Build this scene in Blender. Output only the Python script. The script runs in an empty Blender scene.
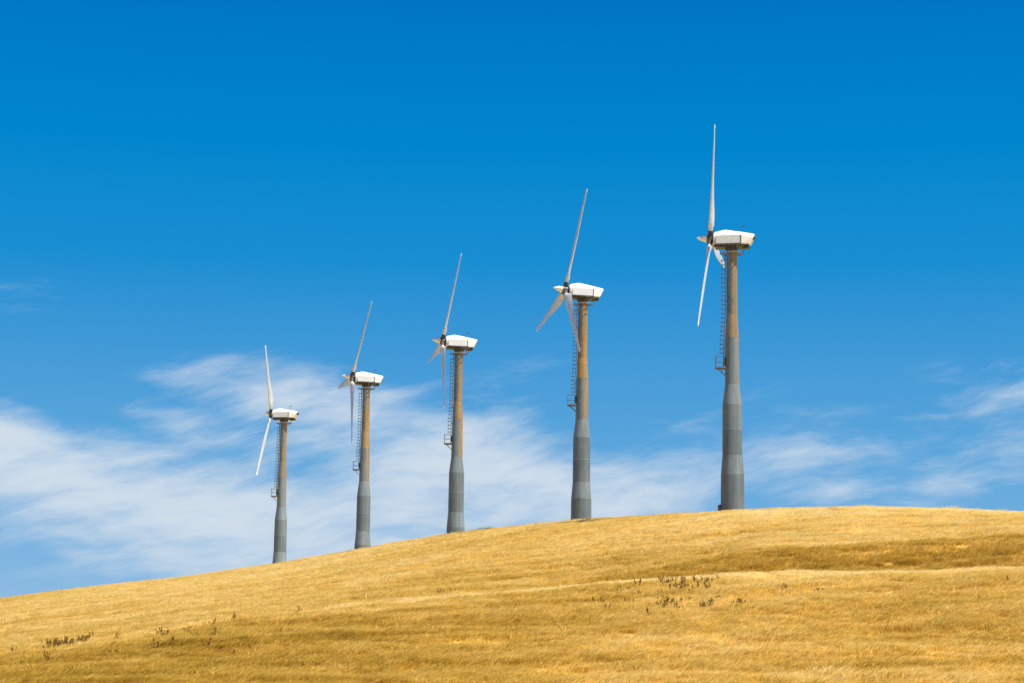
import bpy, bmesh, math
import numpy as np
from mathutils import Matrix, Vector

scene = bpy.context.scene
COL = scene.collection
rad = math.radians
rng = np.random.default_rng(7)

# ------------------------------------------------------------------ camera
FPX, IW, IH = 2000.0, 1024.0, 683.0          # focal length in pixels, frame size
PITCH, ROLL = rad(8.7), rad(0.78)
fw = np.array([0, math.cos(PITCH), math.sin(PITCH)])
r0 = np.array([1.0, 0, 0]); u0 = np.cross(r0, fw)
cr, sr = math.cos(ROLL), math.sin(ROLL)
rt = cr * r0 + sr * u0
up = -sr * r0 + cr * u0

def ray(x, y):
    """direction through a point of the picture, the camera stands at the origin"""
    return fw + rt * (x - IW / 2) / FPX - up * (y - IH / 2) / FPX

def azel(x, y):
    d = ray(x, y)
    return math.atan2(d[0], d[1]), math.atan2(d[2], math.hypot(d[0], d[1]))

cam_data = bpy.data.cameras.new('camera')
cam = bpy.data.objects.new('camera', cam_data); COL.objects.link(cam)
cam_data.sensor_width = 36.0
cam_data.lens = FPX / IW * 36.0
cam_data.clip_start = 0.5
cam_data.clip_end = 20000
M = Matrix(((rt[0], up[0], -fw[0]), (rt[1], up[1], -fw[1]), (rt[2], up[2], -fw[2])))
cam.matrix_world = M.to_4x4()
scene.camera = cam

# ------------------------------------------------------------------ light, exposure
SUN_EL, SUN_AZ = rad(61), rad(180 - 57)       # azimuth clockwise from +Y (the way the camera looks)
sun_dir = Vector((math.sin(SUN_AZ) * math.cos(SUN_EL), math.cos(SUN_AZ) * math.cos(SUN_EL), math.sin(SUN_EL)))
sl = bpy.data.lights.new('sun', 'SUN'); sl.energy = 5.0; sl.angle = rad(0.53); sl.color = (1.0, 0.955, 0.88)
sun = bpy.data.objects.new('sun', sl); COL.objects.link(sun)
sun.rotation_euler = sun_dir.to_track_quat('Z', 'Y').to_euler()
scene.view_settings.view_transform = 'Standard'
scene.view_settings.look = 'None'
scene.view_settings.exposure = 0.6
scene.view_settings.gamma = 1
scene.view_settings.use_curve_mapping = False

# ------------------------------------------------------------------ node helper
class NT:
    def __init__(s, tree): s.t = tree
    def n(s, kind, **kw):
        nd = s.t.nodes.new(kind)
        for k, v in kw.items(): setattr(nd, k, v)
        return nd
    def put(s, sock, v):
        if isinstance(v, bpy.types.NodeSocket): s.t.links.new(v, sock)
        elif v is not None:
            if isinstance(v, (tuple, list)) and len(v) == 3 and sock.type == 'RGBA': v = (*v, 1)
            sock.default_value = v
    def m(s, op, a, b=None, c=None, clamp=False):
        nd = s.n('ShaderNodeMath', operation=op, use_clamp=clamp)
        for i, v in enumerate((a, b, c)): s.put(nd.inputs[i], v)
        return nd.outputs[0]
    def v(s, op, a, b=None, scale=None):
        nd = s.n('ShaderNodeVectorMath', operation=op)
        s.put(nd.inputs[0], a)
        if b is not None: s.put(nd.inputs[1], b)
        if scale is not None: s.put(nd.inputs['Scale'], scale)
        return nd.outputs['Value'] if op in ('LENGTH', 'DOT_PRODUCT') else nd.outputs[0]
    def xyz(s, v):
        nd = s.n('ShaderNodeSeparateXYZ'); s.put(nd.inputs[0], v); return nd.outputs
    def comb(s, x, y, z):
        nd = s.n('ShaderNodeCombineXYZ')
        for i, q in enumerate((x, y, z)): s.put(nd.inputs[i], q)
        return nd.outputs[0]
    def rng(s, v, a, b, c=0.0, d=1.0, smooth=False):
        nd = s.n('ShaderNodeMapRange', interpolation_type='SMOOTHSTEP' if smooth else 'LINEAR', clamp=True)
        for i, q in enumerate((v, a, b, c, d)): s.put(nd.inputs[i], q)
        return nd.outputs[0]
    def mix(s, f, a, b, blend='MIX'):
        nd = s.n('ShaderNodeMix', data_type='RGBA', blend_type=blend)
        s.put(nd.inputs[0], f); s.put(nd.inputs[6], a); s.put(nd.inputs[7], b)
        return nd.outputs[2]
    def noise(s, vec, scale, detail=4, rough=0.55, dist=0.0, lac=2.0):
        nd = s.n('ShaderNodeTexNoise')
        if vec is not None: s.put(nd.inputs['Vector'], vec)
        nd.inputs['Scale'].default_value = scale; nd.inputs['Detail'].default_value = detail
        nd.inputs['Roughness'].default_value = rough; nd.inputs['Distortion'].default_value = dist
        nd.inputs['Lacunarity'].default_value = lac
        return nd.outputs['Fac']
    def ramp(s, f, stops, interp='LINEAR'):
        nd = s.n('ShaderNodeValToRGB'); cr_ = nd.color_ramp; cr_.interpolation = interp
        while len(cr_.elements) < len(stops): cr_.elements.new(0.5)
        for e, (p, c) in zip(cr_.elements, stops):
            e.position = p; e.color = (*c, 1)
        s.put(nd.inputs[0], f); return nd.outputs[0]
    def mapping(s, v, loc=(0, 0, 0), rot=0.0, scale=(1, 1, 1), kind='TEXTURE'):
        nd = s.n('ShaderNodeMapping', vector_type=kind); s.put(nd.inputs['Vector'], v)
        nd.inputs['Location'].default_value = loc; nd.inputs['Rotation'].default_value = (0, 0, rot)
        nd.inputs['Scale'].default_value = scale
        return nd.outputs[0]

# ------------------------------------------------------------------ sky
SKY_S = 0.10
world = bpy.data.worlds.new('World'); scene.world = world
world.use_nodes = True
wt = world.node_tree; wt.nodes.clear(); W = NT(wt)
sky = W.n('ShaderNodeTexSky', sky_type='NISHITA', sun_disc=False)
sky.sun_elevation = SUN_EL; sky.sun_rotation = SUN_AZ
sky.altitude = 200; sky.air_density = 1.0; sky.dust_density = 0.3; sky.ozone_density = 2.0
geo = W.n('ShaderNodeTexCoord').outputs['Generated']
dx, dy, dz = W.xyz(W.v('NORMALIZE', geo))[:3]
AZ = W.m('ARCTAN2', dx, dy)
EL = W.m('ARCSINE', dz)
eld = W.m('MULTIPLY', EL, 180 / math.pi)
# clear dry-air blue: deepen the sky with elevation
SKY_STOPS = [(0.0, (0.33, 0.50, 0.72)), (0.10, (0.21, 0.445, 0.715)), (0.25, (0.108, 0.374, 0.695)),
             (0.40, (0.050, 0.312, 0.665)), (0.52, (0.010, 0.27, 0.64)), (0.68, (0.0, 0.235, 0.61)), (0.88, (0.0, 0.178, 0.545)),
             (1.0, (0.0, 0.150, 0.50))]
grad = W.ramp(W.m('DIVIDE', eld, 20.9, clamp=True), SKY_STOPS)
lum = W.n('ShaderNodeRGBToBW'); wt.links.new(sky.outputs[0], lum.inputs[0])
# luminance of the physical sky keeps its sunward glow, the hue is the deep blue of the day
gain = W.rng(W.m('MULTIPLY', lum.outputs[0], SKY_S), 0.0, 2.0, 0.97, 1.2)
gain = W.m('MULTIPLY', gain, 0.66)
blue = W.v('SCALE', grad, scale=W.m('DIVIDE', gain, SKY_S))

azel_v = W.comb(AZ, EL, 0.0)
def blob(x, y, wx, wy, ang, amp):
    a, e = azel(x, y)
    mp = W.mapping(azel_v, (a, e, 0), rad(ang), (wx / FPX, wy / FPX, 1))
    l = W.v('LENGTH', mp)
    return W.m('MULTIPLY', W.rng(l, 0.0, 1.0, 1.0, 0.0, smooth=True), amp)
blobs = [  # x, y, half width, half height, tilt (counter-clockwise), strength
    (40, 480, 270, 80, -14, 1.15), (220, 512, 290, 85, -12, 1.08), (430, 495, 270, 95, 4, 0.95),
    (330, 420, 250, 85, -10, 0.72), (480, 445, 150, 85, -10, 0.72), (190, 425, 120, 24, -14, 0.5),
    (240, 375, 150, 50, -4, 0.40), (-20, 440, 140, 65, -20, 0.7), (230, 560, 380, 70, 0, 0.6),
    (50, 292, 180, 36, 6, 0.22), (540, 360, 100, 40, 14, 0.18), (655, 485, 150, 55, 18, 0.66),
    (590, 505, 190, 65, 8, 0.7), (790, 455, 110, 60, 25, 0.50), (830, 492, 100, 26, 6, 0.75), (700, 420, 150, 36, 18, 0.36),
    (1000, 395, 210, 85, 10, 0.34), (950, 492, 140, 44, 20, 0.55), (1020, 455, 130, 50, 15, 0.40), (880, 445, 160, 50, 14, 0.15), (760, 500, 330, 45, 3, 0.12),
]
acc = None
for b in blobs:
    o = blob(*b)
    acc = o if acc is None else W.m('SUBTRACT', W.m('ADD', acc, o), W.m('MULTIPLY', acc, o))   # soft union
# the same thin cirrus goes on round the rest of the horizon
dirv = W.v('NORMALIZE', geo)
around = W.m('MULTIPLY', W.rng(W.noise(W.v('MULTIPLY', dirv, (2.2, 2.2, 7.0)), 1.0, 2), 0.45, 0.7, smooth=True),
             W.m('MULTIPLY', W.rng(EL, 0.22, 0.06), W.rng(W.m('ABSOLUTE', AZ), 0.30, 0.42)))
acc = W.m('MAXIMUM', acc, W.m('MULTIPLY', around, 0.8))
warp = W.n('ShaderNodeTexNoise'); wt.links.new(azel_v, warp.inputs['Vector'])
warp.inputs['Scale'].default_value = 9; warp.inputs['Detail'].default_value = 3
wv = W.v('ADD', azel_v, W.v('SCALE', W.v('SUBTRACT', warp.outputs['Color'], (0.5, 0.5, 0.5)), scale=0.035))
st1 = W.noise(W.mapping(wv, rot=rad(10), scale=(0.060, 0.014, 1)), 1.0, 9, 0.64, 0.12)
st2 = W.noise(W.mapping(wv, (3, 1, 0), rot=rad(-9), scale=(0.11, 0.03, 1)), 1.0, 4, 0.5, 0.1)
tex = W.m('ADD', W.m('MULTIPLY', st1, 0.6), W.m('MULTIPLY', st2, 0.4))
dens = W.m('ADD', acc, W.m('MULTIPLY', W.m('SUBTRACT', tex, 0.5), 2.5))
cmask = W.m('MULTIPLY', W.rng(dens, 0.14, 1.2, smooth=True), W.rng(acc, 0.0, 0.25, smooth=True))
cmask = W.m('MULTIPLY', cmask, 0.94)
cloud_col = W.v('SCALE', (0.66, 0.745, 0.83), scale=0.66 / SKY_S)
bg = W.n('ShaderNodeBackground'); bg.inputs['Strength'].default_value = SKY_S
wt.links.new(W.mix(cmask, blue, cloud_col), bg.inputs['Color'])
wo = W.n('ShaderNodeOutputWorld'); wt.links.new(bg.outputs[0], wo.inputs[0])

# ------------------------------------------------------------------ materials
def material(name):
    mt = bpy.data.materials.new(name); mt.use_nodes = True
    t = mt.node_tree; t.nodes.clear(); N = NT(t)
    out = N.n('ShaderNodeOutputMaterial')
    return mt, N, out
def principled(N, out, col, rough=0.6, metal=0.0, bump=None, bstr=0.3, bdist=0.02):
    p = N.n('ShaderNodeBsdfPrincipled')
    N.put(p.inputs['Base Color'], col); N.put(p.inputs['Roughness'], rough); N.put(p.inputs['Metallic'], metal)
    if bump is not None:
        b = N.n('ShaderNodeBump'); b.inputs['Strength'].default_value = bstr; b.inputs['Distance'].default_value = bdist
        N.put(b.inputs['Height'], bump); N.t.links.new(b.outputs[0], p.inputs['Normal'])
    N.t.links.new(p.outputs[0], out.inputs[0]); return p

def attr_obj(N, name):
    a = N.n('ShaderNodeAttribute', attribute_type='OBJECT', attribute_name=name); return a.outputs['Fac']

# weathered tower paint: every section has its own grey ("tone"), rust runs down from the nacelle ("rust" = 0..1)
mat_tower, N, out = material('weathered_tower_paint')
oc = N.n('ShaderNodeTexCoord').outputs['Object']
gp = N.n('ShaderNodeNewGeometry').outputs['Position']
ox, oy, oz = N.xyz(oc)[:3]
tone = attr_obj(N, 'tone'); rustv = attr_obj(N, 'rust')
base = N.ramp(tone, [(0.0, (0.055, 0.076, 0.085)), (0.5, (0.122, 0.166, 0.186)), (1.0, (0.225, 0.28, 0.30))])
streak = N.noise(N.mapping(gp, scale=(1, 1, 0.055), kind='POINT'), 3.2, 5, 0.6)
blot = N.noise(gp, 0.55, 5, 0.6)
fine = N.noise(gp, 6.0, 3, 0.6)
base = N.mix(N.rng(streak, 0.42, 0.68, 0, 0.6), base, (0.075, 0.072, 0.062))
base = N.mix(N.rng(blot, 0.45, 0.75, 0, 0.35), base, (0.25, 0.26, 0.24))
# rust mainly on the weather side (+x)
ang = N.m('DIVIDE', ox, N.m('MAXIMUM', N.m('SQRT', N.m('ADD', N.m('MULTIPLY', ox, ox), N.m('MULTIPLY', oy, oy))), 0.01))
side = N.rng(ang, -0.3, 0.7, -0.45, 0.62)
rm = N.m('ADD', N.m('ADD', side, N.m('MULTIPLY', N.m('SUBTRACT', streak, 0.5), 1.9)), N.m('MULTIPLY', N.m('SUBTRACT', blot, 0.5), 0.9))
rm = N.m('ADD', rm, N.m('MULTIPLY', N.m('SUBTRACT', rustv, 0.5), 1.5))
rmask = N.m('MULTIPLY', N.rng(rm, -0.1, 0.55, smooth=True), N.rng(rustv, 0.0, 0.15))
rust_col = N.mix(N.rng(fine, 0.35, 0.65), (0.44, 0.245, 0.042), (0.30, 0.15, 0.03))
rust_col = N.mix(N.rng(blot, 0.4, 0.65), rust_col, (0.30, 0.20, 0.075))
rust_col = N.mix(N.rng(streak, 0.42, 0.58, 0.45, 0.0), rust_col, (0.115, 0.075, 0.035))
principled(N, out, N.mix(N.m('MULTIPLY', rmask, 0.93), base, rust_col), 0.62, 0.0, fine, 0.15, 0.01)

def paint(name, c1, c2, rough=0.45, stain=(0.2, 0.17, 0.13), amount=0.35, sc=1.6):
    mt, N, out = material(name)
    oc = N.n('ShaderNodeTexCoord').outputs['Object']
    a = N.noise(oc, sc, 5, 0.6); b = N.noise(N.mapping(oc, scale=(1, 1, 0.25), kind='POINT'), sc * 1.3, 4, 0.55)
    c = N.mix(N.rng(a, 0.3, 0.7), c1, c2)
    c = N.mix(N.rng(b, 0.55, 0.8, 0, amount), c, stain)
    principled(N, out, c, rough, 0.0, b, 0.1, 0.01); return mt
mat_white = paint('white_nacelle_paint', (0.82, 0.80, 0.77), (0.74, 0.725, 0.70))
mat_panel = paint('off_white_panel_paint', (0.66, 0.67, 0.67), (0.56, 0.57, 0.57))
mat_blade = paint('blade_gelcoat', (0.62, 0.63, 0.65), (0.48, 0.485, 0.49), 0.4, (0.24, 0.18, 0.14), 0.6, 0.6)
mat_tip = paint('white_tip_paint', (0.82, 0.82, 0.82), (0.78, 0.78, 0.78), 0.35)
mat_dark = paint('dark_grease_stained_steel', (0.035, 0.033, 0.03), (0.07, 0.06, 0.05), 0.6, (0.10, 0.06, 0.03), 0.5)
mat_steel = paint('galvanised_rail_steel', (0.10, 0.105, 0.11), (0.16, 0.16, 0.165), 0.5)
mat_hub = paint('hub_cast_iron_paint', (0.06, 0.058, 0.055), (0.13, 0.12, 0.11), 0.5)

STRAW_RAMP = [(0.0, (0.26, 0.138, 0.014)), (0.28, (0.54, 0.318, 0.036)), (0.55, (0.775, 0.535, 0.115)), (0.8, (0.865, 0.655, 0.23)), (1.0, (0.89, 0.745, 0.37))]
mat_grass, N, out = material('dry_straw_grass')
ti = N.n('ShaderNodeAttribute', attribute_type='INSTANCER', attribute_name='tint').outputs['Fac']
bl = N.n('ShaderNodeAttribute', attribute_type='GEOMETRY', attribute_name='blade_tone').outputs['Fac']
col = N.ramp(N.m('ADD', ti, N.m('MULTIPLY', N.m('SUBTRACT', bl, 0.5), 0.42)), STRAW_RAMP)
d = N.n('ShaderNodeBsdfDiffuse'); N.put(d.inputs['Color'], col)
tr = N.n('ShaderNodeBsdfTranslucent'); N.put(tr.inputs['Color'], col)
mx = N.n('ShaderNodeMixShader'); mx.inputs[0].default_value = 0.5
N.t.links.new(d.outputs[0], mx.inputs[1]); N.t.links.new(tr.outputs[0], mx.inputs[2]); N.t.links.new(mx.outputs[0], out.inputs[0])

mat_soil, N, out = material('straw_thatch_ground')
ti = N.n('ShaderNodeAttribute', attribute_type='GEOMETRY', attribute_name='tint').outputs['Fac']
gp = N.n('ShaderNodeNewGeometry').outputs['Position']
fn = N.noise(gp, 3.0, 6, 0.7)
px_, py_, pz_ = N.xyz(gp)[:3]
# unseen ground far below the hill, darkened to cut bounce light on the towers
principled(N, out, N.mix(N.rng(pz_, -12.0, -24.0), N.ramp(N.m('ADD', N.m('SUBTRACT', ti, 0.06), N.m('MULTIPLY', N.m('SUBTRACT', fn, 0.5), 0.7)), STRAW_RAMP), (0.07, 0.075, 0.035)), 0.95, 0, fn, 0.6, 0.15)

mat_weed, N, out = material('dark_dry_weed')
rn = N.n('ShaderNodeObjectInfo').outputs['Random']
principled(N, out, N.mix(rn, (0.11, 0.062, 0.014), (0.26, 0.155, 0.035)), 0.9).inputs['Specular IOR Level'].default_value = 0.0

# ------------------------------------------------------------------ terrain
_perm = np.random.default_rng(3).permutation(512)
_perm = np.concatenate([_perm, _perm, _perm])
_gr = np.random.default_rng(5).uniform(-1, 1, 512)
def vnoise(x, y):
    xi = np.floor(x).astype(int); yi = np.floor(y).astype(int); fx = x - xi; fy = y - yi
    fx = fx * fx * (3 - 2 * fx); fy = fy * fy * (3 - 2 * fy)
    g = lambda a, b: _gr[_perm[(_perm[a & 511] + b) & 511]]
    return (g(xi, yi) * (1 - fx) + g(xi + 1, yi) * fx) * (1 - fy) + (g(xi, yi + 1) * (1 - fx) + g(xi + 1, yi + 1) * fx) * fy
def fbm(x, y, o=4):
    s = 0; a = 1; t = 0
    for i in range(o):
        s = s + a * vnoise(x * 2 ** i + 17.3 * i, y * 2 ** i + 9.1 * i); t += a; a *= 0.55
    return s / t

XS = np.arange(-260, 1285, 5.0)
def curve(pts, wdt=9):
    px, py = zip(*pts); v = np.interp(XS, px, py)
    sl_, sr_ = v[1] - v[0], v[-1] - v[-2]
    pad = np.concatenate([v[0] + sl_ * np.arange(-wdt, 0), v, v[-1] + sr_ * np.arange(1, wdt + 1)])
    k = np.hanning(2 * wdt + 1); k /= k.sum()
    return np.convolve(pad, k, 'valid')
y_crest = curve([(-260, 640), (0, 597), (100, 584), (170, 577), (279, 561.5), (361, 547), (455, 530.5), (520, 523), (581, 517.5), (660, 512.5), (732, 508.5),
                 (800, 506), (860, 505.5), (930, 507), (1024, 511), (1280, 535)]) + np.interp(XS, [0, 300, 500, 732, 1024], [3.2, 3.8, 4.6, 5.2, 4.6])
r_crest = curve([(-260, 320), (0, 300), (279, 273), (361, 246), (455, 220), (581, 198), (732, 182), (1024, 165), (1280, 155)], 16)
y_edge = curve([(-260, 690), (0, 655), (100, 640), (256, 617), (400, 601), (512, 591), (640, 581), (720, 577), (790, 574), (850, 572), (1024, 567), (1280, 560)]) + 3
dip = curve([(-260, -3), (0, -3), (500, -2), (620, 3), (760, 7), (1280, 8)])
bank = curve([(-260, 8), (0, 8), (256, 8), (480, 7), (560, 6), (620, 10), (690, 19), (768, 26), (880, 27), (1024, 29), (1280, 30)], 6)
def tan_el(x, y):
    d = fw[None] + rt[None] * ((x - IW / 2) / FPX)[:, None] - up[None] * ((y - IH / 2) / FPX)[:, None]
    return np.arctan2(d[:, 0], d[:, 1]), d[:, 2] / np.hypot(d[:, 0], d[:, 1])
A_C, T_C = tan_el(XS, y_crest)
A_E, T_E = tan_el(XS, y_edge)
A_F, T_F = tan_el(XS, y_edge + dip)
A_B, T_B = tan_el(XS, y_edge - bank)
A_0, T_0 = tan_el(XS, np.full_like(XS, 692.0))
R_0, R_E, R_F, R_B = 68.0, 106.0, 109.5, 119.0
def sst(v): v = np.clip(v, 0, 1); return v * v * (3 - 2 * v)
def pxx(a, e=0.0):      # picture column of an azimuth, for patches of different grass
    return np.interp(a, A_E, XS)
def height(x, y):
    a = np.arctan2(x, y); r = np.hypot(x, y)
    lim = lambda A, T: np.interp(a, A, T)
    tc, te, tf, tb, t0 = lim(A_C, T_C), lim(A_E, T_E), lim(A_F, T_F), lim(A_B, T_B), lim(A_0, T_0)
    rc = lim(A_C, r_crest)
    wob = 1.6 * vnoise(x * 0.09, y * 0.02 + 5)
    re, rf, rb = R_E + wob, R_F + wob, R_B + wob
    s1 = np.clip((r - R_0) / (re - R_0), 0, 1); t = t0 + (te - t0) * (1 - (1 - s1) ** 1.5)
    s2 = sst((r - re) / (rf - re)); t = np.where(r > re, te + (tf - te) * s2, t)
    s3 = sst((r - rf) / (rb - rf)); t = np.where(r > rf, tf + (tb - tf) * s3, t)
    s4 = np.clip((r - rb) / (rc - rb), 0, 1); t = np.where(r > rb, tb + (tc - tb) * (1 - (1 - s4) ** 1.9), t)
    z = t * r
    dr = np.maximum(r - rc, 0)
    z = z - 0.25 * 12 * (np.sqrt(1 + (dr / 12) ** 2) - 1)
    # below the camera: level ground at standing height
    w = sst((r - 25) / (R_0 - 25)); z = np.where(r < R_0, -1.7 * (1 - w) + t0 * R_0 * w, z)
    b = 0.18 * fbm(x * 0.16, y * 0.20, 3) + 0.07 * vnoise(x * 0.8 + 4, y * 0.8) + 0.11 * vnoise(x * 0.11 + y * 0.05, y * 0.42 + 3)
    z = z + b * np.interp(r, [30, 70, 160, 200], [0.2, 0.9, 0.85, 0.35])
    return np.maximum(z, -40)
def tint(x, y):
    """how pale the dry grass is, 0 dark ochre .. 1 bleached straw"""
    a = np.arctan2(x, y); r = np.hypot(x, y); px = np.interp(a, A_E, XS)
    v = 0.60 + 0.17 * fbm(x * 0.045, y * 0.05, 3) + 0.22 * fbm(x * 0.14 + 0.1 * y, y * 0.45 + 7, 3)
    v = v + 0.10 * vnoise(x * 0.8 + 0.3 * y, y * 1.3)
    wob = 1.6 * vnoise(x * 0.09, y * 0.02 + 5); rr = r - wob
    # band of darker tint over the bank above the terrace on the right
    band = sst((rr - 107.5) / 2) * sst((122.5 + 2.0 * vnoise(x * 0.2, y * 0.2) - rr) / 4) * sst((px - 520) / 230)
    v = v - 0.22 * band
    v = v - 0.16 * sst(1 - ((px - 75) / 60) ** 2) * sst(1 - ((rr - 106.5) / 2.5) ** 2)      # brown strip of weedy grass, lower left
    # bleached strip along the terrace edge
    v = v + 0.24 * sst((rr - 101.5) / 3) * sst((107.8 - rr) / 1.5) * sst((px + 50) / 500)
    v = v - 0.10 * sst((112 - r) / 30)
    # richer ochre in the lower left and centre of the slope, paler top and right
    v = v - 0.14 * sst((104 - r) / 16) * sst((700 - px) / 400) * (0.7 + 0.5 * vnoise(x * 0.12, y * 0.12 + 2))
    v = v + 0.11 * sst((px - 500) / 400) + 0.13 * sst((r - 122) / 40)
    return v

def grid_object():
    fine_a = np.radians(np.arange(-19, 19.01, 0.1))
    coarse = np.radians(np.concatenate([np.arange(-180, -19, 7), np.arange(22, 180, 7)]))
    az = np.sort(np.concatenate([fine_a, coarse]))
    rs = np.concatenate([[0.01, 10, 20, 30, 40, 48], np.arange(54, 104, 0.7), np.arange(104, 124, 0.4), np.arange(124, 200, 0.8), np.arange(200, 330, 1.2),
                         [340, 360, 400, 500, 700, 1000, 2000, 4000, 9000]])
    AA, RR = np.meshgrid(az, rs, indexing='ij')
    x = (RR * np.sin(AA)).ravel(); y = (RR * np.cos(AA)).ravel(); z = height(x, y)
    na, nr = len(az), len(rs)
    i, j = np.meshgrid(np.arange(na), np.arange(nr - 1), indexing='ij')
    i2 = (i + 1) % na
    quads = np.stack([i * nr + j, i * nr + j + 1, i2 * nr + j + 1, i2 * nr + j], -1).reshape(-1, 4)[:, ::-1]
    me = bpy.data.meshes.new('hill')
    me.vertices.add(len(x)); me.vertices.foreach_set('co', np.stack([x, y, z], 1).ravel())
    me.loops.add(quads.size); me.loops.foreach_set('vertex_index', quads.ravel())
    me.polygons.add(len(quads)); me.polygons.foreach_set('loop_start', np.arange(len(quads)) * 4)
    me.polygons.foreach_set('use_smooth', np.ones(len(quads), bool))
    me.update(calc_edges=True)
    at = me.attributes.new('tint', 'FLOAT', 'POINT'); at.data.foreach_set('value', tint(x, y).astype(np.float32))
    me.materials.append(mat_soil)
    o = bpy.data.objects.new('hill', me); COL.objects.link(o); o['kind'] = 'structure'
    return o
hill = grid_object()

# ------------------------------------------------------------------ grass: tufts scattered over the hill by geometry nodes
def tuft_mesh(seed):
    g = np.random.default_rng(seed); V = []; F = []; tones = []
    for k in range(84):
        R = 0.46 * math.sqrt(g.random()); th = g.random() * 6.283
        bx, by = R * math.cos(th), R * math.sin(th)
        h = g.uniform(0.16, 0.40); w = g.uniform(0.006, 0.015)
        lean = g.normal(1.15, 0.5) * h; la = g.normal(0.15, 0.6); h *= 0.8
        lx, ly = lean * math.cos(la), lean * math.sin(la)
        wa = g.random() * 3.14; wx, wy = w * math.cos(wa), w * math.sin(wa)
        s = len(V); tn = g.random()
        V += [(bx - wx, by - wy, -0.05), (bx + wx, by + wy, -0.05), (bx + .35 * lx - wx, by + .35 * ly - wy, h * .62), (bx + .35 * lx + wx, by + .35 * ly + wy, h * .62),
              (bx + lx + wx * .5, by + ly + wy * .5, h)]
        F += [(s, s + 1, s + 3, s + 2), (s + 2, s + 3, s + 4)]; tones += [tn] * 5
    me = bpy.data.meshes.new('grass_tuft'); me.from_pydata(V, [], F); me.materials.append(mat_grass)
    a = me.attributes.new('blade_tone', 'FLOAT', 'POINT'); a.data.foreach_set('value', np.array(tones, np.float32))
    return me
tufts = bpy.data.collections.new('grass_tufts')          # source shapes only, not linked to the scene
for k in range(6):
    tufts.objects.link(bpy.data.objects.new('grass_tuft', tuft_mesh(100 + k)))

def scatter():
    n = 150000
    a = rng.uniform(rad(-17), rad(17), n)
    r = np.sqrt(rng.uniform(58 ** 2, 330 ** 2, n))
    rc = np.interp(a, A_C, r_crest)
    x, y = r * np.sin(a), r * np.cos(a)
    dens = np.where(r < 135, 1.0, 0.72) * np.clip(0.85 + 0.5 * vnoise(x * 0.5, y * 0.8), 0.35, 1.0)
    keep = (r < rc + 14) & (rng.random(n) < dens)
    x, y, r = x[keep], y[keep], r[keep]
    return x, y, r
parts_ = [scatter() for _ in range(2)]
gx = np.concatenate([p[0] for p in parts_]); gy = np.concatenate([p[1] for p in parts_]); gr_ = np.concatenate([p[2] for p in parts_])
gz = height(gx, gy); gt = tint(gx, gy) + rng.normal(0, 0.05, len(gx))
me = bpy.data.meshes.new('dry_grass')
me.vertices.add(len(gx)); me.vertices.foreach_set('co', np.stack([gx, gy, gz], 1).ravel())
def fattr(n, v, t='FLOAT'):
    a = me.attributes.new(n, t, 'POINT'); a.data.foreach_set('value' if t != 'FLOAT_VECTOR' else 'vector', v)
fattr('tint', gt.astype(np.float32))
fattr('turn', np.stack([0 * gx, 0 * gx, rng.normal(0, 0.5, len(gx))], 1).astype(np.float32).ravel(), 'FLOAT_VECTOR')
sc_ = np.clip(1.0 + 0.32 * fbm(gx * 0.3, gy * 0.5, 2) + rng.normal(0, 0.12, len(gx)), 0.6, 1.6)
sc_ = np.where(rng.random(len(gx)) < 0.012, sc_ * 1.45, sc_)
sc_ = np.where((gr_ > 101) & (gr_ < 108), sc_ * 0.85, sc_)
fattr('size', sc_.astype(np.float32))
fattr('pick', rng.integers(0, 6, len(gx)).astype(np.int32), 'INT')
grass = bpy.data.objects.new('dry_grass', me); COL.objects.link(grass)
grass['kind'] = 'stuff'; grass['label'] = 'golden dry grass covering the whole hillside below the turbines'; grass['category'] = 'grass'
ng = bpy.data.node_groups.new('scatter_grass', 'GeometryNodeTree')
ng.interface.new_socket('Geometry', in_out='INPUT', socket_type='NodeSocketGeometry')
ng.interface.new_socket('Geometry', in_out='OUTPUT', socket_type='NodeSocketGeometry')
gi = ng.nodes.new('NodeGroupInput'); go = ng.nodes.new('NodeGroupOutput')
ip = ng.nodes.new('GeometryNodeInstanceOnPoints'); ci = ng.nodes.new('GeometryNodeCollectionInfo')
ci.inputs['Collection'].default_value = tufts; ci.inputs['Separate Children'].default_value = True; ci.inputs['Reset Children'].default_value = True
ip.inputs['Pick Instance'].default_value = True
def named(n, t):
    nd = ng.nodes.new('GeometryNodeInputNamedAttribute'); nd.data_type = t; nd.inputs['Name'].default_value = n; return nd.outputs['Attribute']
ng.links.new(gi.outputs[0], ip.inputs['Points']); ng.links.new(ci.outputs[0], ip.inputs['Instance'])
ng.links.new(named('pick', 'INT'), ip.inputs['Instance Index']); ng.links.new(named('turn', 'FLOAT_VECTOR'), ip.inputs['Rotation'])
ng.links.new(named('size', 'FLOAT'), ip.inputs['Scale']); ng.links.new(ip.outputs[0], go.inputs[0])
gm = grass.modifiers.new('scatter', 'NODES'); gm.node_group = ng

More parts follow.
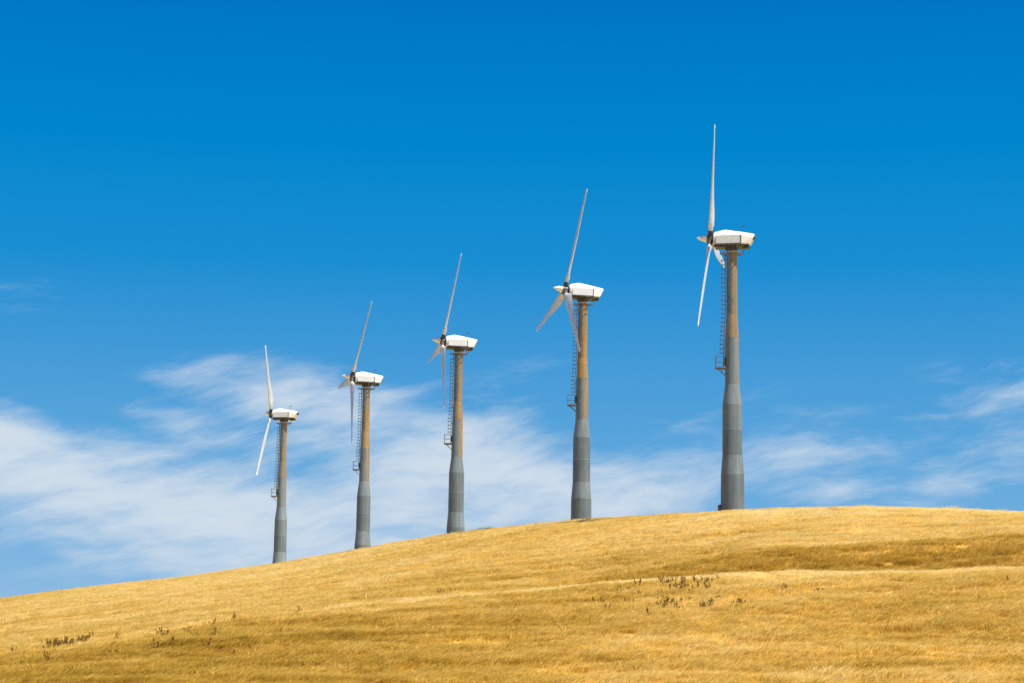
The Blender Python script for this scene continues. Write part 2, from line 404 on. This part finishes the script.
# ------------------------------------------------------------------ mesh building helpers
def bm_mesh(name, bm, mat, smooth=False, autosmooth=None):
    me = bpy.data.meshes.new(name); bmesh.ops.recalc_face_normals(bm, faces=bm.faces)
    for e in bm.edges:
        if len(e.link_faces) == 2 and e.calc_face_angle(0) > 0.6: e.smooth = False
    bm.to_mesh(me); bm.free()
    me.materials.append(mat)
    if smooth: me.polygons.foreach_set('use_smooth', [True] * len(me.polygons))
    return me
def box(bm, c, s, rot=None):
    m = Matrix.Translation(c) @ (rot.to_4x4() if rot else Matrix()) @ Matrix.Diagonal((*s, 1))
    return bmesh.ops.create_cube(bm, size=1, matrix=m)
def tube(bm, a, b, r, n=6, r2=None):
    a, b = Vector(a), Vector(b); d = b - a
    m = Matrix.Translation((a + b) / 2) @ d.to_track_quat('Z', 'Y').to_matrix().to_4x4()
    bmesh.ops.create_cone(bm, cap_ends=True, segments=n, radius1=r, radius2=r if r2 is None else r2, depth=d.length, matrix=m)
def path(bm, pts, r, n=5):
    for a, b in zip(pts[:-1], pts[1:]): tube(bm, a, b, r, n)
def lathe(bm, prof, n=40):
    rings = [[bm.verts.new((r * math.cos(2 * math.pi * i / n), r * math.sin(2 * math.pi * i / n), z)) for i in range(n)] for r, z in prof]
    for A, B in zip(rings[:-1], rings[1:]):
        for i in range(n): bm.faces.new((A[i], A[(i + 1) % n], B[(i + 1) % n], B[i])).smooth = True
    bm.faces.new(rings[0][::-1]); bm.faces.new(rings[-1])

# ------------------------------------------------------------------ wind turbine parts (local: +z up, base at 0)
TOWER_H = 24.05
#            z0     z1     r0    r1    tone  rust
SECTIONS = [(-3.0,  3.20, 1.13, 1.08, 0.50, 0.0), (3.20, 4.97, 1.08, 0.93, 0.74, 0.0), (4.97, 7.28, 0.93, 0.925, 0.44, 0.05),
            (7.28, 9.55, 0.92, 0.91, 0.50, 0.05), (9.55, 11.45, 0.91, 0.68, 0.74, 0.10), (11.45, 15.75, 0.68, 0.63, 0.58, 0.28),
            (15.75, 17.95, 0.63, 0.51, 0.60, 0.84), (17.95, TOWER_H, 0.51, 0.495, 0.40, 0.60)]
sec_me = []
for (z0, z1, ra, rb, tn, ru) in SECTIONS:
    bm = bmesh.new(); ra *= 0.97; rb *= 0.97
    lathe(bm, [(ra - 0.012, z0), (ra, z0 + 0.012), (rb, z1 - 0.012), (rb - 0.012, z1)])
    sec_me.append(bm_mesh('tower_section', bm, mat_tower))
bm = bmesh.new(); lathe(bm, [(0.895, 7.245), (0.908, 7.25), (0.908, 7.305), (0.895, 7.31)]); ring_me = bm_mesh('weld_ring', bm, mat_tower)

# ladder on the left (-x) side from the rest platform up to the nacelle
LZ0, LZ1 = 13.4, 23.5
lad_x = lambda z: -(0.735 - 0.13 * min(max((z - 15.6) / 2.2, 0), 1))
bm = bmesh.new()
for s in (-1, 1):
    zs = [LZ0 - 0.3, 15.6, 17.8, LZ1]
    path(bm, [(lad_x(z), s * 0.21, z) for z in zs], 0.032)
ladder_me = bm_mesh('ladder', bm, mat_steel)
bm = bmesh.new(); tube(bm, (0, -0.2, 0), (0, 0.2, 0), 0.016, 5); rung_me = bm_mesh('rung', bm, mat_steel)
bm = bmesh.new()
path(bm, [(-0.40 * math.sin(t) ** 0.8 if 0 < t < math.pi else 0, 0.27 * math.cos(t), -0.10 * math.sin(t)) for t in np.linspace(0, math.pi, 9)], 0.022, 4)
hoop_me = bm_mesh('cage_hoop', bm, mat_steel)
bm = bmesh.new()
for yy, xx in ((0.0, -0.40), (0.2, -0.30), (-0.2, -0.30)):
    path(bm, [(lad_x(z) + xx, yy, z - 0.08) for z in (LZ0 + 1.0, 15.6, 17.8, LZ1 - 0.3)], 0.007, 4)
strap_me = bm_mesh('cage_strap', bm, mat_steel)
bm = bmesh.new()
path(bm, [(0.14, 0.20, 0), (0, 0.21, 0), (0, -0.21, 0), (0.14, -0.20, 0)], 0.02, 4)
stand_me = bm_mesh('ladder_bracket', bm, mat_steel)

# rest platform
PX = -0.60
bm = bmesh.new(); box(bm, (PX - 0.46, 0, 13.0), (0.90, 0.95, 0.05))
for s in (-1, 1): box(bm, (PX - 0.46, s * 0.46, 12.96), (0.92, 0.05, 0.14))
tube(bm, (PX - 0.75, 0.35, 12.95), (PX - 0.02, 0.25, 12.3), 0.03); tube(bm, (PX - 0.75, -0.35, 12.95), (PX - 0.02, -0.25, 12.3), 0.03)
plat_me = bm_mesh('platform', bm, mat_steel)
bm = bmesh.new()
for x_, y_ in ((-0.88, -0.44), (-0.88, 0.44), (-0.15, -0.44), (-0.15, 0.44)): tube(bm, (PX + x_, y_, 13.0), (PX + x_, y_, 14.05), 0.024)
for z in (13.52, 14.05): path(bm, [(PX - 0.15, -0.44, z), (PX - 0.88, -0.44, z), (PX - 0.88, 0.44, z), (PX - 0.15, 0.44, z)], 0.02)
prail_me = bm_mesh('railing', bm, mat_steel)
bm = bmesh.new(); box(bm, (-0.69, 0, 13.55), (0.14, 0.5, 0.75)); bmesh.ops.bevel(bm, geom=bm.edges[:], offset=0.05, segments=2, affect='EDGES')
hatch_me = bm_mesh('access_hatch', bm, mat_dark)

# ring walkway under the nacelle
bm = bmesh.new()
def ringbar(bm, R, z, r, n=20, a0=0, a1=2 * math.pi):
    path(bm, [(R * math.cos(t), R * math.sin(t), z) for t in np.linspace(a0, a1, n)], r, 4)
ringbar(bm, 1.10, 23.60, 0.035); ringbar(bm, 0.80, 23.60, 0.02)
for t in np.linspace(0, 2 * math.pi, 9)[:-1]: tube(bm, (0.44 * math.cos(t), 0.44 * math.sin(t), 23.57), (1.1 * math.cos(t), 1.1 * math.sin(t), 23.60), 0.025, 4)
walk_me = bm_mesh('walkway', bm, mat_steel)
bm = bmesh.new()
ringbar(bm, 1.10, 24.28, 0.02, a0=rad(-70), a1=rad(70))
for t in (-70, -35, 0, 35, 70): tube(bm, (1.1 * math.cos(rad(t)), 1.1 * math.sin(rad(t)), 23.60), (1.1 * math.cos(rad(t)), 1.1 * math.sin(rad(t)), 24.28), 0.02, 4)
wrail_me = bm_mesh('walkway_railing', bm, mat_steel)
bm = bmesh.new(); lathe(bm, [(0.56, TOWER_H - 0.16), (0.60, TOWER_H - 0.12), (0.60, TOWER_H + 0.18), (0.50, TOWER_H + 0.2)], 28); yawring_me = bm_mesh('yaw_ring', bm, mat_dark)

# nacelle, local frame: axis origin at tower axis and hub height, -x towards the rotor
HUB_Z = 25.06
NB = -0.72                                      # bottom of the housing
def loft(bm, secs):
    rings = []
    for (x, hw, zb, zs, zt, kt, xt) in secs:     # x at the bottom, half width, bottom z, shoulder z, top z, top width factor, x shift at the top
        f_ = lambda z: x + xt * (z - zb) / (zt - zb)
        pts = [(-hw, zb), (-hw, zs), (-hw * kt, zt), (hw * kt, zt), (hw, zs), (hw, zb)]
        rings.append([bm.verts.new((f_(z), y, z)) for y, z in pts])
    for A, B in zip(rings[:-1], rings[1:]):
        for i in range(6): bm.faces.new((A[i], A[(i + 1) % 6], B[(i + 1) % 6], B[i]))
    bm.faces.new(rings[0][::-1]); bm.faces.new(rings[-1])
bm = bmesh.new()
loft(bm, [(-1.62, 0.80, NB, 0.12, 0.50, 0.6, 0.0), (-0.60, 0.82, NB, 0.30, 0.74, 0.55, 0.0), (0.95, 0.82, NB, 0.20, 0.48, 0.6, 0.0), (1.72, 0.55, NB + 0.05, 0.0, 0.26, 0.75, 0.46)])
bmesh.ops.bevel(bm, geom=bm.edges[:], offset=0.08, segments=3, affect='EDGES')
nac_me = bm_mesh('nacelle', bm, mat_white)
def panel_pts(s, x0, x1, z0, z1, off):
    return [(x0, s * (0.82 + off), z0), (x1, s * (0.82 + off), z0), (x1, s * (0.82 + off), z1), (x0, s * (0.82 + off), z1)]
panel_me = {}
for s in (-1, 1):
    bm = bmesh.new(); box(bm, (-0.27, s * 0.828, -0.26), (2.26, 0.03, 0.74)); bmesh.ops.bevel(bm, geom=bm.edges[:], offset=0.01, segments=1, affect='EDGES')
    panel_me[s] = bm_mesh('side_panel', bm, mat_panel)
frame_me = {}
for s in (-1, 1):
    bm = bmesh.new(); box(bm, (0.905, s * 0.845, -0.30), (0.055, 0.05, 0.90)); box(bm, (-1.43, s * 0.845, -0.45), (0.05, 0.05, 0.5)); box(bm, (-0.27, s * 0.85, -0.68), (2.36, 0.06, 0.09))
    frame_me[s] = bm_mesh('panel_frame', bm, mat_dark)
bm = bmesh.new(); box(bm, (-0.15, 0, -0.83), (2.75, 1.50, 0.18)); box(bm, (0, 0, -0.96), (0.95, 0.95, 0.10))
box(bm, (-1.66, 0, -0.30), (0.06, 1.0, 0.80))
bed_me = bm_mesh('bedplate', bm, mat_dark)
bm = bmesh.new(); box(bm, (1.33, 0.0, -0.86), (0.62, 0.95, 0.36)); bmesh.ops.bevel(bm, geom=bm.edges[:], offset=0.06, segments=2, affect='EDGES')
cool_me = bm_mesh('oil_cooler', bm, mat_dark)
bm = bmesh.new(); rl = Matrix.Rotation(-math.atan2(0.46, 0.93), 3, 'Y')
box(bm, (2.075, 0, -0.08), (0.05, 0.66, 0.36), Matrix.Rotation(math.atan2(0.46, 0.93), 3, 'Y')); vent_me = bm_mesh('rear_vent', bm, mat_dark)
bm = bmesh.new(); tube(bm, (0.85, -0.2, 0.40), (0.93, -0.2, 1.05), 0.022); tube(bm, (0.72, -0.2, 0.98), (1.08, -0.2, 1.06), 0.018); box(bm, (1.12, -0.2, 1.06), (0.16, 0.015, 0.11))
vane_me = bm_mesh('wind_vane', bm, mat_dark)
# hub and rotor, local frame: rotor axis along -x, origin at the hub centre
bm = bmesh.new()
bmesh.ops.create_cone(bm, cap_ends=True, segments=24, radius1=0.36, radius2=0.36, depth=0.62, matrix=Matrix.Rotation(math.pi / 2, 4, 'Y'))
bmesh.ops.create_cone(bm, cap_ends=True, segments=24, radius1=0.20, radius2=0.20, depth=0.6, matrix=Matrix.Translation((0.45, 0, 0)) @ Matrix.Rotation(math.pi / 2, 4, 'Y'))
hub_me = bm_mesh('hub', bm, mat_hub)
bm = bmesh.new()
lathe(bm, [(0.36, 0.0), (0.345, 0.12), (0.27, 0.40), (0.16, 0.68), (0.06, 0.90), (0.012, 0.97)], 24)
bm.transform(Matrix.Translation((-0.31, 0, 0)) @ Matrix.Rotation(-math.pi / 2, 4, 'Y'))
nose_me = bm_mesh('nose_cone', bm, mat_white)
R_TIP = 10.77
def airfoil(n=18):
    pts = []
    for i in range(n):
        t = 2 * math.pi * i / n
        c = 0.5 + 0.5 * math.cos(t)
        th = 0.6 * (0.2969 * math.sqrt(c) - 0.126 * c - 0.3516 * c ** 2 + 0.2843 * c ** 3 - 0.1015 * c ** 4) / 0.12 * 2
        pts.append((c - 0.32, (th if math.sin(t) > 0 else -0.8 * th)))
    return pts
def blade_ring(bm, r, chord, thick, twist, circ):
    af = airfoil(); out_ = []
    for i, (c, th) in enumerate(af):
        ya, xa = c * chord, th * thick * 0.5
        t = 2 * math.pi * i / len(af)
        yc, xc = 0.5 * chord * math.cos(t), 0.5 * chord * math.sin(t)
        y_, x_ = ya * (1 - circ) + yc * circ, xa * (1 - circ) + xc * circ
        a = -rad(twist)
        out_.append(bm.verts.new((x_ * math.cos(a) - y_ * math.sin(a), x_ * math.sin(a) + y_ * math.cos(a), r)))
    return out_
def blade(stations, name, mat):
    bm = bmesh.new(); rs_ = [blade_ring(bm, *s) for s in stations]
    for A, B in zip(rs_[:-1], rs_[1:]):
        n = len(A)
        for i in range(n): bm.faces.new((A[i], A[(i + 1) % n], B[(i + 1) % n], B[i])).smooth = True
    bm.faces.new(rs_[0][::-1]); bm.faces.new(rs_[-1])
    return bm_mesh(name, bm, mat)
ST = [(0.62, 0.36, 0.36, 20, 1.0), (0.95, 0.40, 0.38, 20, 0.9), (1.30, 0.84, 0.34, 19, 0.35), (1.75, 1.20, 0.30, 16, 0.0), (2.5, 1.22, 0.29, 12, 0.0), (4.2, 1.06, 0.25, 5, 0.0),
      (6.0, 0.88, 0.20, 1, 0.0), (8.0, 0.70, 0.15, -1, 0.0), (9.6, 0.55, 0.11, -2, 0.0), (10.42, 0.47, 0.09, -2, 0.0)]
blade_me = blade(ST, 'blade', mat_blade)
tip_me = blade([(10.42, 0.48, 0.10, -2, 0), (10.68, 0.44, 0.08, -2, 0), (R_TIP, 0.22, 0.04, -2, 0)], 'blade_tip', mat_tip)
bm = bmesh.new(); lathe(bm, [(0.22, 0.30), (0.24, 0.36), (0.24, 0.70), (0.21, 0.80)], 20); root_me = bm_mesh('blade_root', bm, mat_dark)
bm = bmesh.new(); box(bm, (0, 0, 0.1), (0.24, 0.4, 0.7)); box(bm, (0, 0, 0.465), (0.30, 0.46, 0.04)); box(bm, (-0.13, 0, 0.15), (0.03, 0.3, 0.45))
bmesh.ops.bevel(bm, geom=bm.edges[:], offset=0.015, segments=1, affect='EDGES'); cab_me = bm_mesh('base_cabinet', bm, mat_steel)

def part(name, me, parent, m=None, **props):
    o = bpy.data.objects.new(name, me); COL.objects.link(o); o.parent = parent
    if m is not None: o.matrix_basis = m
    for k, v in props.items(): o[k] = v
    return o

def wind_turbine(base, yaw, tilt, phi, label, tone=0.0, rust=0.0, cabinet=False):
    """yaw: rotor axis from -x, positive turns it towards the camera; phi: angle of the first blade from upright"""
    root = bpy.data.objects.new('wind_turbine', None); COL.objects.link(root)
    root.location = base; root['label'] = label; root['category'] = 'wind turbine'; root['group'] = 'row of wind turbines along the hill crest'
    for me_, (z0, z1, ra, rb, tn, ru) in zip(sec_me, SECTIONS):
        j = rng.normal(0, 0.06)
        part('tower_section', me_, root, tone=float(tn + tone + j), rust=float(max(ru + (rust if ru > 0.2 else 0), 0)))
    part('weld_ring', ring_me, root, tone=0.95, rust=0.3)
    lad = part('ladder', ladder_me, root)
    for z in np.arange(LZ0, LZ1 - 0.05, 0.33): part('rung', rung_me, lad, Matrix.Translation((lad_x(z), 0, z)))
    for z in np.arange(LZ0 + 1.0, LZ1 - 0.1, 0.41): part('cage_hoop', hoop_me, lad, Matrix.Translation((lad_x(z), 0, z)))
    part('cage_strap', strap_me, lad)
    for z in np.arange(LZ0 + 0.1, LZ1, 1.9): part('ladder_bracket', stand_me, lad, Matrix.Translation((lad_x(z), 0, z)))
    pl = part('platform', plat_me, root); part('railing', prail_me, pl)
    part('access_hatch', hatch_me, root)
    wk = part('walkway', walk_me, root); part('walkway_railing', wrail_me, wk)
    part('yaw_ring', yawring_me, root)
    ym = Matrix.Translation((0, 0, HUB_Z)) @ Matrix.Rotation(yaw, 4, 'Z')
    nac = part('nacelle', nac_me, root, ym)
    for s in (-1, 1): part('side_panel', panel_me[s], nac); part('panel_frame', frame_me[s], nac)
    part('bedplate', bed_me, nac); part('oil_cooler', cool_me, nac); part('rear_vent', vent_me, nac); part('wind_vane', vane_me, nac)
    hm = Matrix.Translation((0, 0, HUB_Z)) @ Matrix.Rotation(yaw, 4, 'Z') @ Matrix.Translation((-1.97, 0, 0)) @ Matrix.Rotation(tilt, 4, 'Y')
    hub = part('hub', hub_me, root, hm @ Matrix.Rotation(phi, 4, 'X')); part('nose_cone', nose_me, hub)
    for k in range(3):
        b = part('blade', blade_me, root, hm @ Matrix.Rotation(phi + k * 2 * math.pi / 3, 4, 'X') @ Matrix.Rotation(rad(1.3), 4, 'Y'))
        part('blade_root', root_me, b); part('blade_tip', tip_me, b)
    if cabinet: part('base_cabinet', cab_me, root, Matrix.Translation((-1.19, -0.1, 0)))
    return root

TURB = [  # hub position, yaw, tilt, first blade, label
    ((18.19, 181.12, 37.56), -12.2, 4.4, 27.5, 'rusty wind turbine standing tallest and nearest, furthest right on the crest, one blade straight up', 0.0, 0.0, True),
    ((5.46, 205.87, 37.07), 15.1, 6.7, 15.4, 'second tallest wind turbine, wide splayed pair of lower blades, tower orange with rust', -0.02, 0.22, False),
    ((-8.18, 232.34, 35.51), 11.7, 6.1, 24.6, 'middle wind turbine of the row with brownish tower and three visible blades', 0.0, 0.12, False),
    ((-20.86, 259.14, 34.67), 15.5, 6.6, 30.2, 'wind turbine between the brownish middle one and the farthest left one', 0.05, 0.05, False),
    ((-34.98, 290.09, 33.25), -11.4, 2.4, 31.4, 'smallest and farthest wind turbine at left, two blades showing in one line', 0.1, -0.05, False),
]
for (h, yaw, tilt, ph, lab, tn, ru, cab) in TURB:
    al = rad(yaw); ax = Vector((-math.cos(al), -math.sin(al), 0))
    base = Vector(h) - ax * 1.97 - Vector((0, 0, HUB_Z))
    print('turbine base', base, 'ground', float(height(np.array([base.x]), np.array([base.y]))[0]))
    wind_turbine(base, al, rad(tilt), rad(ph), lab, tn, ru, cab)

# ------------------------------------------------------------------ dark dry weeds in the grass
def weed_mesh(seed):
    g = np.random.default_rng(seed); bm = bmesh.new()
    for k in range(g.integers(3, 6)):
        a = g.random() * 6.28; h = g.uniform(0.55, 1.0); l = g.uniform(0.05, 0.28)
        bx, by = 0.06 * math.cos(a), 0.06 * math.sin(a)
        top = Vector((bx + l * math.cos(a) + 0.10, by + l * math.sin(a), h))
        tube(bm, (bx, by, -0.05), top, 0.028, 4, 0.012)
        for q in range(6):                       # seed heads and curled leaves up the stem
            t = g.uniform(0.4, 1.0); c = Vector((bx, by, 0)).lerp(top, t) + Vector(g.normal(0, 0.035, 3))
            m = Matrix.Translation(c) @ Matrix.Rotation(g.random() * 6.28, 4, 'Z') @ Matrix.Rotation(g.normal(0, 0.6), 4, 'X') @ Matrix.Diagonal((g.uniform(0.02, 0.045), g.uniform(0.02, 0.045), g.uniform(0.05, 0.10), 1))
            bmesh.ops.create_icosphere(bm, subdivisions=1, radius=1, matrix=m)
    return bm_mesh('dry_weed', bm, mat_weed)
weed_me = [weed_mesh(40 + k) for k in range(7)]
def ground_at(px, py):
    a, e = azel(px, py); rr = np.arange(62, 180, 0.25)
    zz = height(rr * math.sin(a), rr * math.cos(a)) + 0.14
    te = zz / rr; hit = np.argmax(te >= math.tan(e))
    r = rr[hit]; return r * math.sin(a), r * math.cos(a), float(zz[hit] - 0.14)
def place_weed(px, py, size, label, group):
    x, y, z = ground_at(px, py)
    o = bpy.data.objects.new('dry_weed', weed_me[rng.integers(0, 7)]); COL.objects.link(o)
    o.location = (x, y, z); o.rotation_euler = (0, 0, rng.random() * 6.28); o.scale = (size, size, size * 0.85)
    o['label'] = label; o['category'] = 'weed'
    if group: o['group'] = group
right = [(195, 205), (205, 215), (255, 210), (298, 183), (300, 232), (420, 170), (440, 180), (460, 170), (485, 195), (500, 205), (520, 210), (540, 205), (545, 195), (595, 158),
         (608, 193), (635, 185), (655, 165), (668, 170), (655, 205), (710, 157), (470, 205), (512, 190), (590, 165), (625, 165), (645, 190)]
lower = [(400, 285), (412, 297), (458, 290), (440, 267), (355, 330), (640, 290), (665, 275), (630, 303), (672, 268), (405, 275), (425, 300), (460, 275)]
pale = [(75, 267), (115, 270), (178, 275), (240, 270), (265, 267), (140, 300), (560, 255), (510, 270), (700, 245)]
fr = [(790, 285), (805, 280), (825, 270), (815, 290), (835, 280)]
wr = np.random.default_rng(21)
right += [(wr.normal(540, 75), wr.normal(190, 20)) for _ in range(7)]
lower += [(wr.normal(430, 40), wr.normal(285, 16)) for _ in range(2)] + [(wr.normal(650, 22), wr.normal(287, 12)) for _ in range(2)]
for (x, y) in right: place_weed(580 + x / 5.12, 550 + y / 5.12, rng.uniform(0.45, 0.72), 'dark dry weed in the thick upper clump just under the pale terrace edge', 'weeds under the terrace edge')
for (x, y) in lower: place_weed(580 + x / 5.12, 550 + y / 5.12, rng.uniform(0.42, 0.66), 'dark dry weed in the lower clumps beneath the thick row of weeds', 'weeds in the lower clumps')
for (x, y) in pale: place_weed(580 + x / 5.12, 550 + y / 5.12, rng.uniform(0.42, 0.54), 'short sparse weed scattered round the dark weed clumps', 'sparse short weeds')
for (x, y) in fr: place_weed(580 + x / 5.12, 550 + y / 5.12, rng.uniform(0.44, 0.56), 'weed in the small faint clump to the right of the dark weed clumps', 'faint right clump of weeds')
left = [(180, 345), (195, 345), (210, 350), (235, 340), (250, 335), (262, 340), (275, 335), (330, 335), (345, 325), (360, 320), (372, 312), (225, 345)]
left += [(wr.uniform(180, 380), 0) for _ in range(18)]
left = [(x, y if y else 358 - 0.19 * (x - 180) + wr.normal(0, 6)) for x, y in left]
for (x, y) in left: place_weed(x / 4, 560 + y / 4, rng.uniform(0.46, 0.72), 'dark weed in the dense brown strip at lower left of the hillside', 'weeds in the lower left strip')
singles = [(195, 410), (460, 320), (465, 382), (660, 310), (690, 335), (745, 290), (850, 262), (870, 300), (930, 240), (625, 360), (820, 350), (55, 372), (635, 300)]
for (x, y) in singles: place_weed(x / 4, 560 + y / 4, rng.uniform(0.52, 0.8), 'lone dark weed scattered between the lower left strip and the farthest turbine', 'scattered weeds on the left slope')
for (x, y, lab) in [(256 + 180 / 4, 520 + 372 / 4, 'solitary dark weed below the two farthest turbines on the pale line'),
                    (256 + 790 / 4, 520 + 291 / 4, 'solitary dark weed straight below the middle turbine'),
                    (768 + 65 / 3.54, 490 + 357 / 3.54, 'left weed of a lone pair under the dark bank'), (768 + 178 / 3.54, 490 + 362 / 3.54, 'right darker weed of a lone pair under the dark bank'),
                    (768 + 855 / 3.54, 490 + 326 / 3.54, 'lone weed near the right end of the terrace, below the dark bank'),
                    (256 + 736 / 4, 520 + 298 / 4, 'small weed just left of the solitary weed below the middle turbine')]:
    place_weed(x, y, rng.uniform(0.55, 0.72), lab, None)
